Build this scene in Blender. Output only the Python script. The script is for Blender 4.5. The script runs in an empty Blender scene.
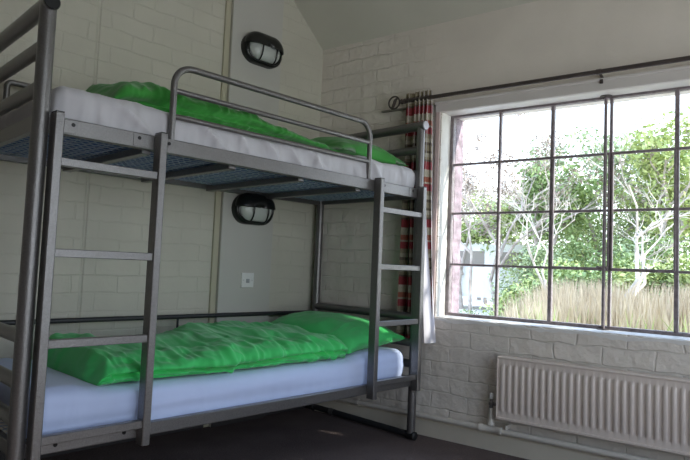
import bpy, math, random
from mathutils import Vector, Matrix, noise
from math import pi, sin, cos, radians

SC = bpy.context.scene
COL = SC.collection
random.seed(7)

# ------------------------------------------------------------------ materials
def new_mat(name):
    m = bpy.data.materials.new(name); m.use_nodes = True
    nt = m.node_tree
    return m, nt, nt.nodes['Principled BSDF']

def mat(name, col, rough=.6, metal=0, noise_amt=0.0, noise_scale=30, bump=0.0, bump_scale=200, spec=None, sheen=0, coords='Object'):
    m, nt, b = new_mat(name)
    b.inputs['Base Color'].default_value = (*col, 1)
    b.inputs['Roughness'].default_value = rough
    b.inputs['Metallic'].default_value = metal
    if spec is not None: b.inputs['Specular IOR Level'].default_value = spec
    if sheen: b.inputs['Sheen Weight'].default_value = sheen
    tc = nt.nodes.new('ShaderNodeTexCoord')
    if noise_amt:
        n = nt.nodes.new('ShaderNodeTexNoise'); n.inputs['Scale'].default_value = noise_scale
        n.inputs['Detail'].default_value = 5
        nt.links.new(tc.outputs[coords], n.inputs['Vector'])
        r = nt.nodes.new('ShaderNodeMapRange')
        r.inputs['From Min'].default_value = .3; r.inputs['From Max'].default_value = .7
        r.inputs['To Min'].default_value = 1 - noise_amt; r.inputs['To Max'].default_value = 1 + noise_amt
        nt.links.new(n.outputs['Fac'], r.inputs['Value'])
        mx = nt.nodes.new('ShaderNodeMix'); mx.data_type = 'RGBA'; mx.blend_type = 'MULTIPLY'
        mx.inputs['Factor'].default_value = 1
        mx.inputs['A'].default_value = (*col, 1)
        nt.links.new(r.outputs['Result'], mx.inputs['B'])
        nt.links.new(mx.outputs['Result'], b.inputs['Base Color'])
    if bump:
        n2 = nt.nodes.new('ShaderNodeTexNoise'); n2.inputs['Scale'].default_value = bump_scale
        n2.inputs['Detail'].default_value = 3
        nt.links.new(tc.outputs[coords], n2.inputs['Vector'])
        bp = nt.nodes.new('ShaderNodeBump'); bp.inputs['Strength'].default_value = bump
        bp.inputs['Distance'].default_value = .004
        nt.links.new(n2.outputs['Fac'], bp.inputs['Height'])
        nt.links.new(bp.outputs['Normal'], b.inputs['Normal'])
    return m

def nd(nt, t, **kw):
    n = nt.nodes.new(t)
    for k, v in kw.items(): setattr(n, k, v)
    return n

def math_n(nt, op, a, b=None, c=None):
    n = nd(nt, 'ShaderNodeMath', operation=op)
    for i, v in enumerate((a, b, c)):
        if v is None: continue
        if isinstance(v, (int, float)): n.inputs[i].default_value = v
        else: nt.links.new(v, n.inputs[i])
    return n.outputs[0]

def brick_mat(name, col, seam=None, fade=None, bw=.225, rh=.0877, zoff=0.0, depth=.006, wobf=.03, joint=.22, dark=.965, lumpf=.9):
    """painted brickwork: relief only, courses laid out in the wall's own x and z"""
    m, nt, b = new_mat(name)
    b.inputs['Roughness'].default_value = .62
    tc = nd(nt, 'ShaderNodeTexCoord')
    sp = nd(nt, 'ShaderNodeSeparateXYZ'); nt.links.new(tc.outputs['Object'], sp.inputs[0])
    X, Y, Z = sp.outputs
    nz = nd(nt, 'ShaderNodeTexNoise'); nz.inputs['Scale'].default_value = 6; nz.inputs['Detail'].default_value = 3
    nt.links.new(tc.outputs['Object'], nz.inputs['Vector'])
    wob = math_n(nt, 'MULTIPLY', math_n(nt, 'SUBTRACT', nz.outputs['Fac'], .5), wobf)
    cmb = nd(nt, 'ShaderNodeCombineXYZ')
    nt.links.new(math_n(nt, 'ADD', X, wob), cmb.inputs[0])
    nt.links.new(math_n(nt, 'ADD', math_n(nt, 'ADD', Z, wob), zoff), cmb.inputs[1])
    br = nd(nt, 'ShaderNodeTexBrick'); br.offset = .5
    br.inputs['Scale'].default_value = 1
    br.inputs['Mortar Size'].default_value = .0055
    br.inputs['Mortar Smooth'].default_value = .7
    br.inputs['Brick Width'].default_value = bw
    br.inputs['Row Height'].default_value = rh
    br.inputs['Color1'].default_value = (.45, .45, .45, 1); br.inputs['Color2'].default_value = (.6, .6, .6, 1)
    br.inputs['Mortar'].default_value = (0, 0, 0, 1)
    nt.links.new(cmb.outputs[0], br.inputs['Vector'])
    inv = math_n(nt, 'SUBTRACT', 1.0, br.outputs['Fac'])
    # patchy filling of the joints with paint
    n3 = nd(nt, 'ShaderNodeTexNoise'); n3.inputs['Scale'].default_value = 3.2; n3.inputs['Detail'].default_value = 4
    nt.links.new(tc.outputs['Object'], n3.inputs['Vector'])
    patch = nd(nt, 'ShaderNodeMapRange'); patch.inputs['From Min'].default_value = .36; patch.inputs['From Max'].default_value = .62
    patch.inputs['To Min'].default_value = .12; patch.inputs['To Max'].default_value = 1
    nt.links.new(n3.outputs['Fac'], patch.inputs['Value'])
    h = math_n(nt, 'MULTIPLY', inv, patch.outputs[0])
    h = math_n(nt, 'MULTIPLY', h, joint)
    sc_ = nd(nt, 'ShaderNodeSeparateColor'); nt.links.new(br.outputs['Color'], sc_.inputs[0])
    h = math_n(nt, 'ADD', h, math_n(nt, 'MULTIPLY', sc_.outputs[0], .2))
    n4 = nd(nt, 'ShaderNodeTexNoise'); n4.inputs['Scale'].default_value = 14; n4.inputs['Detail'].default_value = 6
    nt.links.new(tc.outputs['Object'], n4.inputs['Vector'])
    lump = math_n(nt, 'MULTIPLY', n4.outputs['Fac'], lumpf)
    n5 = nd(nt, 'ShaderNodeTexNoise'); n5.inputs['Scale'].default_value = 70; n5.inputs['Detail'].default_value = 3
    nt.links.new(tc.outputs['Object'], n5.inputs['Vector'])
    if fade is not None:      # rendered (smooth) area above the window: (x from, z from)
        fx = nd(nt, 'ShaderNodeMapRange'); fx.inputs['From Min'].default_value = fade[0] - .25; fx.inputs['From Max'].default_value = fade[0] + .25
        nt.links.new(X, fx.inputs['Value'])
        fz = nd(nt, 'ShaderNodeMapRange'); fz.inputs['From Min'].default_value = fade[1] - .05; fz.inputs['From Max'].default_value = fade[1] + .05
        nt.links.new(Z, fz.inputs['Value'])
        keep = math_n(nt, 'SUBTRACT', 1.0, math_n(nt, 'MULTIPLY', math_n(nt, 'MULTIPLY', fx.outputs[0], fz.outputs[0]), .93))
        h = math_n(nt, 'MULTIPLY', h, keep)
        lump = math_n(nt, 'MULTIPLY', lump, math_n(nt, 'ADD', math_n(nt, 'MULTIPLY', keep, .7), .3))
    h = math_n(nt, 'ADD', h, lump)
    h = math_n(nt, 'ADD', h, math_n(nt, 'MULTIPLY', n5.outputs['Fac'], .10))
    if seam is not None:
        d = math_n(nt, 'ABSOLUTE', math_n(nt, 'SUBTRACT', X, seam))
        sm = nd(nt, 'ShaderNodeMapRange'); sm.inputs['From Min'].default_value = .003; sm.inputs['From Max'].default_value = .010
        nt.links.new(d, sm.inputs['Value'])
        h = math_n(nt, 'ADD', h, math_n(nt, 'MULTIPLY', sm.outputs[0], .8))
    bp = nd(nt, 'ShaderNodeBump'); bp.inputs['Strength'].default_value = 1; bp.inputs['Distance'].default_value = depth
    nt.links.new(h, bp.inputs['Height']); nt.links.new(bp.outputs['Normal'], b.inputs['Normal'])
    # faint unevenness and grime of the paint
    r = nd(nt, 'ShaderNodeMapRange'); r.inputs['From Min'].default_value = .3; r.inputs['From Max'].default_value = .7
    r.inputs['To Min'].default_value = .93; r.inputs['To Max'].default_value = 1.04
    nt.links.new(n3.outputs['Fac'], r.inputs['Value'])
    j = nd(nt, 'ShaderNodeMapRange'); j.inputs['To Min'].default_value = dark; j.inputs['To Max'].default_value = 1
    jj = math_n(nt, 'MULTIPLY', br.outputs['Fac'], patch.outputs[0])
    if fade is not None: jj = math_n(nt, 'MULTIPLY', jj, keep)
    nt.links.new(math_n(nt, 'SUBTRACT', 1.0, jj), j.inputs['Value'])
    mul = math_n(nt, 'MULTIPLY', r.outputs[0], j.outputs[0])
    mx = nd(nt, 'ShaderNodeMix', data_type='RGBA', blend_type='MULTIPLY')
    mx.inputs['Factor'].default_value = 1; mx.inputs['A'].default_value = (*col, 1)
    nt.links.new(mul, mx.inputs['B']); nt.links.new(mx.outputs['Result'], b.inputs['Base Color'])
    return m

WALLC = (.56, .535, .46)
M = {}
M['back_brick'] = brick_mat('painted_blockwork', WALLC, seam=.5, zoff=.046)
M['win_brick'] = brick_mat('painted_brick', (.76, .70, .64), fade=(.25, 1.93), zoff=.022, depth=.012, wobf=.045, joint=.24, dark=.97, lumpf=1.3)
M['plain_wall'] = mat('painted_plaster', WALLC, .6, noise_amt=.03, noise_scale=4, bump=.3, bump_scale=40)
M['panel'] = mat('painted_board', (.51, .495, .46), .5, noise_amt=.02, noise_scale=3, bump=.05, bump_scale=60)
M['ceiling'] = mat('ceiling_paint', (.64, .62, .55), .7, noise_amt=.03, noise_scale=3, bump=.15, bump_scale=25)
M['metal'] = mat('hammered_grey_paint', (.185, .178, .178), .28, .65, noise_amt=.10, noise_scale=160, bump=.35, bump_scale=260)
M['metal_dark'] = mat('dark_metal', (.05, .05, .055), .45, .5)
M['rubber'] = mat('black_rubber', (.012, .012, .012), .55)
M['cap'] = mat('end_cap_plastic', (.02, .02, .022), .25)
M['bolt'] = mat('black_bolt', (.01, .01, .01), .35, .6)
M['wire'] = mat('galvanised_wire', (.36, .43, .54), .45, .3)
M['core'] = mat('blue_ticking', (.045, .11, .31), .8, noise_amt=.25, noise_scale=90)
M['black'] = mat('black_plastic', (.008, .009, .009), .28)
M['frosted'] = mat('frosted_lens', (.50, .52, .50), .25, noise_amt=.03, noise_scale=10)
M['white_plastic'] = mat('white_plastic', (.75, .75, .74), .35)
M['rad'] = mat('radiator_enamel', (.74, .64, .58), .35)
M['pipe'] = mat('painted_pipe', (.66, .61, .55), .4, noise_amt=.05, noise_scale=20)
M['skirt'] = mat('skirting_paint', (.62, .56, .47), .5, noise_amt=.04, noise_scale=9, bump=.1, bump_scale=30)
M['steel_frame'] = mat('window_frame_paint', (.22, .185, .195), .5, noise_amt=.25, noise_scale=45, bump=.3, bump_scale=120)
M['wood_trim'] = mat('white_gloss_trim', (.66, .62, .60), .4, noise_amt=.03, noise_scale=8)
M['casing'] = mat('pinkish_casing', (.58, .46, .44), .5, noise_amt=.05, noise_scale=15)
M['sill'] = mat('sill_paint', (.80, .78, .76), .5, noise_amt=.05, noise_scale=18, bump=.5, bump_scale=30)
M['jamb'] = mat('jamb_paint', (.80, .78, .74), .55, noise_amt=.04, noise_scale=10, bump=.8, bump_scale=28)
M['rod'] = mat('dark_iron', (.085, .07, .065), .4, .4)
M['brass_valve'] = mat('valve_metal', (.22, .21, .20), .3, .8)
M['outer_brick'] = mat('purple_brown_brick', (.22, .17, .20), .8, noise_amt=.35, noise_scale=25)

def fabric(name, col, var=.06, scale=9, rough=.85, wr=.5, wscale=11, sheen=.25, stretch=(1, 1, 1), dist=.006):
    m, nt, b = new_mat(name)
    b.inputs['Roughness'].default_value = rough
    b.inputs['Sheen Weight'].default_value = sheen
    tc = nd(nt, 'ShaderNodeTexCoord')
    n = nd(nt, 'ShaderNodeTexNoise'); n.inputs['Scale'].default_value = scale
    nt.links.new(tc.outputs['Object'], n.inputs['Vector'])
    r = nd(nt, 'ShaderNodeMapRange'); r.inputs['To Min'].default_value = 1 - var; r.inputs['To Max'].default_value = 1 + var
    nt.links.new(n.outputs['Fac'], r.inputs['Value'])
    mx = nd(nt, 'ShaderNodeMix', data_type='RGBA', blend_type='MULTIPLY'); mx.inputs['Factor'].default_value = 1
    mx.inputs['A'].default_value = (*col, 1); nt.links.new(r.outputs[0], mx.inputs['B'])
    nt.links.new(mx.outputs['Result'], b.inputs['Base Color'])
    w = nd(nt, 'ShaderNodeTexNoise'); w.inputs['Scale'].default_value = wscale; w.inputs['Detail'].default_value = 4
    w.inputs['Distortion'].default_value = 1.3; w.noise_type = 'RIDGED_MULTIFRACTAL'
    mp = nd(nt, 'ShaderNodeMapping'); mp.inputs['Scale'].default_value = stretch
    nt.links.new(tc.outputs['Object'], mp.inputs['Vector']); nt.links.new(mp.outputs[0], w.inputs['Vector'])
    bp = nd(nt, 'ShaderNodeBump'); bp.inputs['Strength'].default_value = wr; bp.inputs['Distance'].default_value = dist
    nt.links.new(w.outputs['Fac'], bp.inputs['Height']); nt.links.new(bp.outputs['Normal'], b.inputs['Normal'])
    return m
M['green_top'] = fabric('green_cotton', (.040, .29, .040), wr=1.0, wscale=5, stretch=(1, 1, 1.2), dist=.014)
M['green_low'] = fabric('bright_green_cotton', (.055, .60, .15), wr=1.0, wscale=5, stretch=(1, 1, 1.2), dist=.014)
M['sheet_top'] = fabric('white_cotton_sheet', (.52, .51, .55), var=.03, wr=1.0, wscale=5, stretch=(1.6, 1, .5), dist=.022)
M['sheet_low'] = fabric('sky_tinted_sheet', (.54, .63, .90), var=.03, wr=.5, wscale=3, stretch=(.5, 1, 3), dist=.010)  # bluish skylight put into the colour of a white sheet

# carpet
def carpet_mat():
    m, nt, b = new_mat('mauve_brown_carpet')
    b.inputs['Roughness'].default_value = .95; b.inputs['Specular IOR Level'].default_value = .1
    tc = nd(nt, 'ShaderNodeTexCoord')
    n = nd(nt, 'ShaderNodeTexNoise'); n.inputs['Scale'].default_value = 140; n.inputs['Detail'].default_value = 4
    n2 = nd(nt, 'ShaderNodeTexNoise'); n2.inputs['Scale'].default_value = 5
    for q in (n, n2): nt.links.new(tc.outputs['Object'], q.inputs['Vector'])
    cr = nd(nt, 'ShaderNodeValToRGB')
    cr.color_ramp.elements[0].position = .3; cr.color_ramp.elements[0].color = (.10, .078, .075, 1)
    cr.color_ramp.elements[1].position = .7; cr.color_ramp.elements[1].color = (.21, .165, .16, 1)
    nt.links.new(math_n(nt, 'ADD', math_n(nt, 'MULTIPLY', n.outputs['Fac'], .7), math_n(nt, 'MULTIPLY', n2.outputs['Fac'], .3)), cr.inputs[0])
    nt.links.new(cr.outputs[0], b.inputs['Base Color'])
    bp = nd(nt, 'ShaderNodeBump'); bp.inputs['Strength'].default_value = .8; bp.inputs['Distance'].default_value = .004
    nt.links.new(n.outputs['Fac'], bp.inputs['Height']); nt.links.new(bp.outputs['Normal'], b.inputs['Normal'])
    return m
M['carpet'] = carpet_mat()

def glass_mat():
    m = bpy.data.materials.new('window_glass'); m.use_nodes = True; nt = m.node_tree
    nt.nodes.clear()
    out = nd(nt, 'ShaderNodeOutputMaterial'); tr = nd(nt, 'ShaderNodeBsdfTransparent'); gl = nd(nt, 'ShaderNodeBsdfGlossy')
    tr.inputs[0].default_value = (.94, .96, .95, 1); gl.inputs['Roughness'].default_value = .02
    mx = nd(nt, 'ShaderNodeMixShader'); lw = nd(nt, 'ShaderNodeLayerWeight'); lw.inputs[0].default_value = .5
    fac = math_n(nt, 'ADD', math_n(nt, 'MULTIPLY', math_n(nt, 'POWER', lw.outputs['Facing'], 5.0), .9), .03)
    nt.links.new(fac, mx.inputs[0]); nt.links.new(tr.outputs[0], mx.inputs[1]); nt.links.new(gl.outputs[0], mx.inputs[2])
    nt.links.new(mx.outputs[0], out.inputs[0])
    return m
M['glass'] = glass_mat()

def curtain_mat():
    """woven stripes running across the cloth; local z is height"""
    m, nt, b = new_mat('striped_curtain_cloth')
    b.inputs['Roughness'].default_value = .9
    tc = nd(nt, 'ShaderNodeTexCoord'); sp = nd(nt, 'ShaderNodeSeparateXYZ'); nt.links.new(tc.outputs['Object'], sp.inputs[0])
    X, Y, Z = sp.outputs
    u = math_n(nt, 'FRACT', math_n(nt, 'DIVIDE', math_n(nt, 'SUBTRACT', 1.880 + 3.30, Z), .330))
    cr = nd(nt, 'ShaderNodeValToRGB'); cr.color_ramp.interpolation = 'CONSTANT'
    cream = (.46, .42, .33, 1); red = (.30, .045, .055, 1); terra = (.34, .11, .07, 1); br = (.14, .11, .08, 1); tan = (.30, .26, .18, 1)
    st = [(0, br), (.03, red), (.17, cream), (.30, terra), (.39, cream), (.42, red), (.54, tan), (.62, cream), (.69, br), (.74, tan), (.84, br), (.88, cream), (.95, tan)]
    el = cr.color_ramp.elements
    el[0].position = 0; el[0].color = st[0][1]; el[1].position = st[1][0]; el[1].color = st[1][1]
    for p, c in st[2:]:
        e = el.new(p); e.color = c
    nt.links.new(u, cr.inputs[0])
    wv = nd(nt, 'ShaderNodeTexChecker'); wv.inputs['Scale'].default_value = 90
    wv.inputs['Color1'].default_value = (1, 1, 1, 1); wv.inputs['Color2'].default_value = (.8, .8, .8, 1)
    nt.links.new(tc.outputs['Object'], wv.inputs['Vector'])
    mx = nd(nt, 'ShaderNodeMix', data_type='RGBA', blend_type='MULTIPLY'); mx.inputs['Factor'].default_value = .6
    nt.links.new(cr.outputs[0], mx.inputs['A']); nt.links.new(wv.outputs[0], mx.inputs['B'])
    nt.links.new(mx.outputs['Result'], b.inputs['Base Color'])
    return m
M['curtain'] = curtain_mat()
M['lining'] = mat('curtain_lining', (.62, .60, .66), .9)

# ------------------------------------------------------------------ mesh helpers
class MB:
    def __init__(s): s.v = []; s.f = []; s.mi = []; s.cm = 0
    def add(s, vs, fs):
        o = len(s.v); s.v += [tuple(p) for p in vs]
        for f in fs: s.f.append(tuple(i + o for i in f)); s.mi.append(s.cm)
        return s
    def box(s, x0, x1, y0, y1, z0, z1, bev=0):
        if bev:
            b = bev
            P = []
            for sx in (0, 1):
                for sy in (0, 1):
                    for sz in (0, 1):
                        X = (x0, x1)[sx]; Y = (y0, y1)[sy]; Z = (z0, z1)[sz]
                        dx = b if sx == 0 else -b; dy = b if sy == 0 else -b; dz = b if sz == 0 else -b
                        P.append([(X, Y + dy, Z + dz), (X + dx, Y, Z + dz), (X + dx, Y + dy, Z)])
            vs = [q for c in P for q in c]
            id_ = lambda sx, sy, sz, k: (sx * 4 + sy * 2 + sz) * 3 + k
            fs = []
            fs += [(id_(0,0,0,0), id_(0,0,1,0), id_(0,1,1,0), id_(0,1,0,0)), (id_(1,0,0,0), id_(1,1,0,0), id_(1,1,1,0), id_(1,0,1,0))]
            fs += [(id_(0,0,0,1), id_(1,0,0,1), id_(1,0,1,1), id_(0,0,1,1)), (id_(0,1,0,1), id_(0,1,1,1), id_(1,1,1,1), id_(1,1,0,1))]
            fs += [(id_(0,0,0,2), id_(0,1,0,2), id_(1,1,0,2), id_(1,0,0,2)), (id_(0,0,1,2), id_(1,0,1,2), id_(1,1,1,2), id_(0,1,1,2))]
            for sy in (0, 1):
                for sz in (0, 1): fs.append((id_(0,sy,sz,1), id_(1,sy,sz,1), id_(1,sy,sz,2), id_(0,sy,sz,2)))
            for sx in (0, 1):
                for sz in (0, 1): fs.append((id_(sx,0,sz,0), id_(sx,1,sz,0), id_(sx,1,sz,2), id_(sx,0,sz,2)))
            for sx in (0, 1):
                for sy in (0, 1): fs.append((id_(sx,sy,0,0), id_(sx,sy,1,0), id_(sx,sy,1,1), id_(sx,sy,0,1)))
            for sx in (0, 1):
                for sy in (0, 1):
                    for sz in (0, 1): fs.append((id_(sx,sy,sz,0), id_(sx,sy,sz,1), id_(sx,sy,sz,2)))
            return s.add(vs, fs)
        vs = [(x, y, z) for x in (x0, x1) for y in (y0, y1) for z in (z0, z1)]
        return s.add(vs, [(0,1,3,2), (4,6,7,5), (0,4,5,1), (2,3,7,6), (0,2,6,4), (1,5,7,3)])
    def tube(s, pts, r, n=14, cap=True, ellipse=None):
        pts = [Vector(p) for p in pts]; rings = []; prev = None
        for i, p in enumerate(pts):
            if i == 0: t = pts[1] - p
            elif i == len(pts) - 1: t = p - pts[i-1]
            else: t = (pts[i+1] - p).normalized() + (p - pts[i-1]).normalized()
            t.normalize()
            if prev is None:
                up = Vector((0, 0, 1)) if abs(t.z) < .9 else Vector((1, 0, 0))
                a = t.cross(up).normalized()
            else:
                a = (prev - t * prev.dot(t)).normalized()
            prev = a; b = t.cross(a)
            rr = r[i] if isinstance(r, (list, tuple)) else r
            rings.append([p + (a * cos(2*pi*k/n) + b * sin(2*pi*k/n)) * rr for k in range(n)])
        vs = [q for R in rings for q in R]; fs = []
        for i in range(len(rings) - 1):
            for k in range(n):
                fs.append((i*n+k, i*n+(k+1) % n, (i+1)*n+(k+1) % n, (i+1)*n+k))
        if cap: fs.append(tuple(range(n-1, -1, -1))); fs.append(tuple((len(rings)-1)*n + k for k in range(n)))
        return s.add(vs, fs)
    def prism(s, outline, y0, y1, plane='xz'):
        n = len(outline)
        if plane == 'xz': vs = [(a, y0, b) for a, b in outline] + [(a, y1, b) for a, b in outline]
        elif plane == 'yz': vs = [(y0, a, b) for a, b in outline] + [(y1, a, b) for a, b in outline]
        else: vs = [(a, b, y0) for a, b in outline] + [(a, b, y1) for a, b in outline]
        fs = [tuple(range(n)), tuple(range(2*n-1, n-1, -1))] + [(i, n+i, n+(i+1) % n, (i+1) % n) for i in range(n)]
        return s.add(vs, fs)
    def loft(s, rings, closed=True, cap=True):
        n = len(rings[0]); vs = [q for R in rings for q in R]; fs = []
        for i in range(len(rings)-1):
            for k in range(n if closed else n-1):
                fs.append((i*n+k, i*n+(k+1) % n, (i+1)*n+(k+1) % n, (i+1)*n+k))
        if cap: fs.append(tuple(range(n-1, -1, -1))); fs.append(tuple((len(rings)-1)*n+k for k in range(n)))
        return s.add(vs, fs)
    def build(s, name, material, parent=None, smooth=False, loc=None):
        me = bpy.data.meshes.new(name); me.from_pydata(s.v, [], s.f)
        mats = material if isinstance(material, (list, tuple)) else [material]
        for m in mats: me.materials.append(m)
        if len(mats) > 1: me.polygons.foreach_set('material_index', s.mi)
        me.validate()
        if smooth:
            me.polygons.foreach_set('use_smooth', [True]*len(me.polygons))
            import bmesh
            bm = bmesh.new(); bm.from_mesh(me)
            bmesh.ops.recalc_face_normals(bm, faces=bm.faces)
            for e in bm.edges:
                if len(e.link_faces) == 2 and e.calc_face_angle(0) > radians(40): e.smooth = False
            bm.to_mesh(me); bm.free()
        o = bpy.data.objects.new(name, me); COL.objects.link(o)
        if parent: o.parent = parent
        if loc: o.location = loc
        return o

def tag(o, label=None, cat=None, group=None, kind=None):
    if label: o['label'] = label
    if cat: o['category'] = cat
    if group: o['group'] = group
    if kind: o['kind'] = kind
    return o

def empty(name, loc=(0, 0, 0), rz=0):
    o = bpy.data.objects.new(name, None); COL.objects.link(o); o.location = loc; o.rotation_euler = (0, 0, rz)
    o.empty_display_size = .1
    return o

# ------------------------------------------------------------------ room frame
WA = 0.154247                      # the window wall is this much out of square with the bed wall
D = 2.105
NW = Vector((cos(WA), sin(WA), 0)); TD = Vector((sin(WA), -cos(WA), 0))
YB = .868                          # bed wall
WM = Matrix.Translation(NW * D) @ Matrix(((TD.x, NW.x, 0, 0), (TD.y, NW.y, 0, 0), (0, 0, 1, 0), (0, 0, 0, 1)))
def on_wall(o): o.matrix_world = WM.copy(); return o
def W3(t, n, z): return WM @ Vector((t, n, z))

# window wall: local x = along the wall, y = outwards, z = up
T0, T1, Z0, Z1 = .352, 1.846, .660, 1.842       # opening
mb = MB(); TH = .25
TE = 3.50
mb.box(-.75, TE, 0, TH, -.3, Z0); mb.box(-.75, TE, 0, TH, Z1, 2.375 + .35)
mb.box(-.75, T0, 0, TH, Z0, Z1); mb.box(T1, TE, 0, TH, Z0, Z1)
w = mb.build('wall_right', M['win_brick']); on_wall(w); tag(w, kind='structure')

XL, YF = -2.3, -3.1
# bed wall, wall behind the near bed end, wall behind the viewer (with an added fill opening)
w = MB().box(XL - .2, 2.3, 0, .2, -.3, 4.2).build('wall_back', M['back_brick'], loc=(0, YB, 0)); tag(w, kind='structure')
w = MB().box(XL - .2, XL, YF - .2, YB, -.3, 4.2).build('wall_left', mat('bounce_cutting_wall', (.22, .20, .18), .7, bump=.3, bump_scale=40)); tag(w, kind='structure')  # out of view; coloured dark to cut bounce onto the bed's left faces
mb = MB()
fx0, fx1, fz0, fz1 = -.7, 1.9, .30, 2.10
mb.box(XL, fx0, YF - .2, YF, -.3, 4.2); mb.box(fx1, 3.2, YF - .2, YF, -.3, 4.2)
mb.box(fx0, fx1, YF - .2, YF, -.3, fz0); mb.box(fx0, fx1, YF - .2, YF, fz1, 4.2)
w = mb.build('wall_front', M['plain_wall']); tag(w, kind='structure')
fl = MB().box(XL - .2, 3.3, YF - .2, YB + .2, -.3, 0).build('floor', M['carpet']); tag(fl, kind='structure')
# sloping ceiling rising from the head of the window wall, then level
mb = MB(); S = .9; H = 3.5
def cpt(t, n, z): return W3(t, n, z)
run = (H - 2.375) / S
A = [cpt(-.9, 0, 2.375), cpt(TE, 0, 2.375), cpt(TE, -run, H), cpt(-.9, -run, H)]
Ao = [cpt(-.9, .3, 2.375 - .27 + .0), cpt(TE, .3, 2.375 - .27), cpt(TE, -run, H + .2), cpt(-.9, -run, H + .2)]
Ab = [cpt(-.9, .0, 2.375 + .25), cpt(TE, .0, 2.375 + .25), cpt(TE, -run, H + .25), cpt(-.9, -run, H + .25)]
mb.add(A + Ab, [(0,1,2,3), (7,6,5,4), (0,4,5,1), (2,6,7,3), (0,3,7,4), (1,5,6,2)])
B = [cpt(-2.2, -run, H), cpt(TE, -run, H), cpt(TE, -run - 4.8, H), cpt(-2.2, -run - 4.8, H)]
Bb = [p + Vector((0, 0, .25)) for p in B]
mb.add(B + Bb, [(0,1,2,3), (7,6,5,4), (0,4,5,1), (2,6,7,3), (0,3,7,4), (1,5,6,2)])
c = mb.build('ceiling', M['ceiling']); tag(c, kind='structure')

# boxed-out board panel on the bed wall
PY = .833
p = MB().box(1.212, 1.2475, YB - .014, YB + .01, 0.0, 3.3, .002).build('trim_9', mat('olive_strip', (.47, .44, .33), .55)); tag(p, kind='structure')  # narrow olive strip along the panel's left edge
p = MB().box(1.247, 1.615, PY, YB + .01, 0.0, 3.3, .003).build('trim_1', M['panel']); tag(p, kind='structure')

b_ = MB()
b_.box(XL, 1.247, YB - .012, YB + .001, 0, .10, .002); b_.box(1.247, 1.615, PY - .008, PY + .001, 0, .10, .002); b_.box(1.615, 2.05, YB - .012, YB + .001, 0, .10, .002)
b_ = b_.build('base_strip_back', mat('dark_base', (.035, .03, .03), .6)); tag(b_, kind='structure')  # dark strip along the foot of the bed wall and panel
# skirting under the pipe
sk = MB(); sk.prism([(-.036, 0), (-.036, .082), (-.028, .092), (.004, .092), (.004, 0)], -.50, TE - .07, "yz")
o = sk.build('baseboard_right', M['skirt']); on_wall(o); tag(o, kind='structure')

# window lining: jamb, soffit, sill, head board, casing
def wobble(t, k, a): return a * (noise.noise(Vector((t * 9, k, 0))) + .6 * noise.noise(Vector((t * 31, k, 3))))
mb = MB(); N = 260; rings = []
for i in range(N + 1):
    t = T0 - .002 + (T1 - T0) * i / N
    e = max(0, .006 + wobble(t, 1.3, .016)); f = max(0.0, .004 + wobble(t, 7.7, .012))
    rings.append([(t, -.003, Z0 - .018 - f), (t, -.004, Z0 - .003 - e * .8), (t, .010 + e, Z0 + .004), (t, .150, Z0 + .008), (t, .150, Z0 - .02)])
mb.loft(rings)
o = mb.build('window_sill', M['sill'], smooth=True); on_wall(o); o.name = 'trim_2'; tag(o, kind='structure')
mb = MB(); rings = []; N = 140
for i in range(N + 1):
    z = Z0 + (Z1 - Z0) * i / N
    e = max(0, .004 + wobble(z, 4.3, .012)); f = max(0.0, .003 + wobble(z, 9.7, .008))
    rings.append([(T0 - .016, .003, z), (T0 - .004 - f, -.002, z), (T0 + .004 + wobble(z, 2, .003), .016 + e, z), (T0 + .008 + wobble(z, 5, .004), .112, z), (T0 - .016, .112, z)])
mb.loft(rings)
o = mb.build('trim_3', M['jamb'], smooth=True); on_wall(o); tag(o, kind='structure')
mb = MB().box(T0 - .02, T1, -.001, .125, Z1 - .004, Z1 + .004)
o = mb.build('trim_4', M['wood_trim']); on_wall(o); tag(o, kind='structure')
mb = MB().prism([(.003, Z1 - .002), (-.010, Z1 - .002), (-.014, Z1 + .042), (-.022, Z1 + .048), (-.022, Z1 + .056), (.003, Z1 + .060)], T0 - .035, T1 + .05, 'yz')
o = mb.build('trim_5', M['wood_trim']); on_wall(o); tag(o, kind='structure')
mb = MB().box(T0 - .034, T0 - .008, -.010, .003, Z0 - .05, Z1, .002)
o = mb.build('trim_6', M['casing']); on_wall(o); tag(o, kind='structure')
# outer brick reveal and outer cill
mb = MB(); rings = []
for i in range(60):
    z = Z0 - .02 + (Z1 - Z0 + .04) * i / 59
    e = wobble(z * 1.7, 12.3, .008)
    rings.append([(T0 - .02, .150, z), (T0 + .024 + e * .5, .150, z), (T0 + .020 + e, .262, z), (T0 - .02, .262, z)])
mb.loft(rings)
o = mb.build('trim_7', M['outer_brick']); on_wall(o); tag(o, kind='structure')
# thin ledge left over beside the head board
o = MB().box(-.055, T0 - .035, -.018, .003, 1.884, 1.894, .002).build('trim_8', mat('ledge_paint', (.24, .23, .19), .6)); on_wall(o); tag(o, kind='structure')

# the steel window
NF = .118
win = empty('window_1'); on_wall(win); tag(win, kind='structure')
ts = [.3725 + .2905 * i for i in range(6)]; zs = [.676, .962, 1.259, 1.547, 1.836]
fr = MB()
def fbar_v(mb, t, w_, z0, z1, d0=-.012, d1=.016): mb.box(t - w_/2, t + w_/2, NF + d0, NF + d1, z0, z1, .002)
def fbar_h(mb, z, w_, t0, t1, d0=-.012, d1=.016): mb.box(t0, t1, NF + d0, NF + d1, z - w_/2, z + w_/2, .002)
fbar_v(fr, ts[0] - .002, .020, zs[0], zs[-1], -.016, .02); fbar_v(fr, ts[-1], .020, zs[0], zs[-1], -.016, .02)
fbar_h(fr, zs[0] - .002, .019, ts[0] - .012, ts[-1] + .012, -.016, .02); fbar_h(fr, zs[-1], .018, ts[0] - .012, ts[-1] + .012, -.016, .02)
fr.build('window_frame', M['steel_frame'], win)
g = MB()
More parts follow.
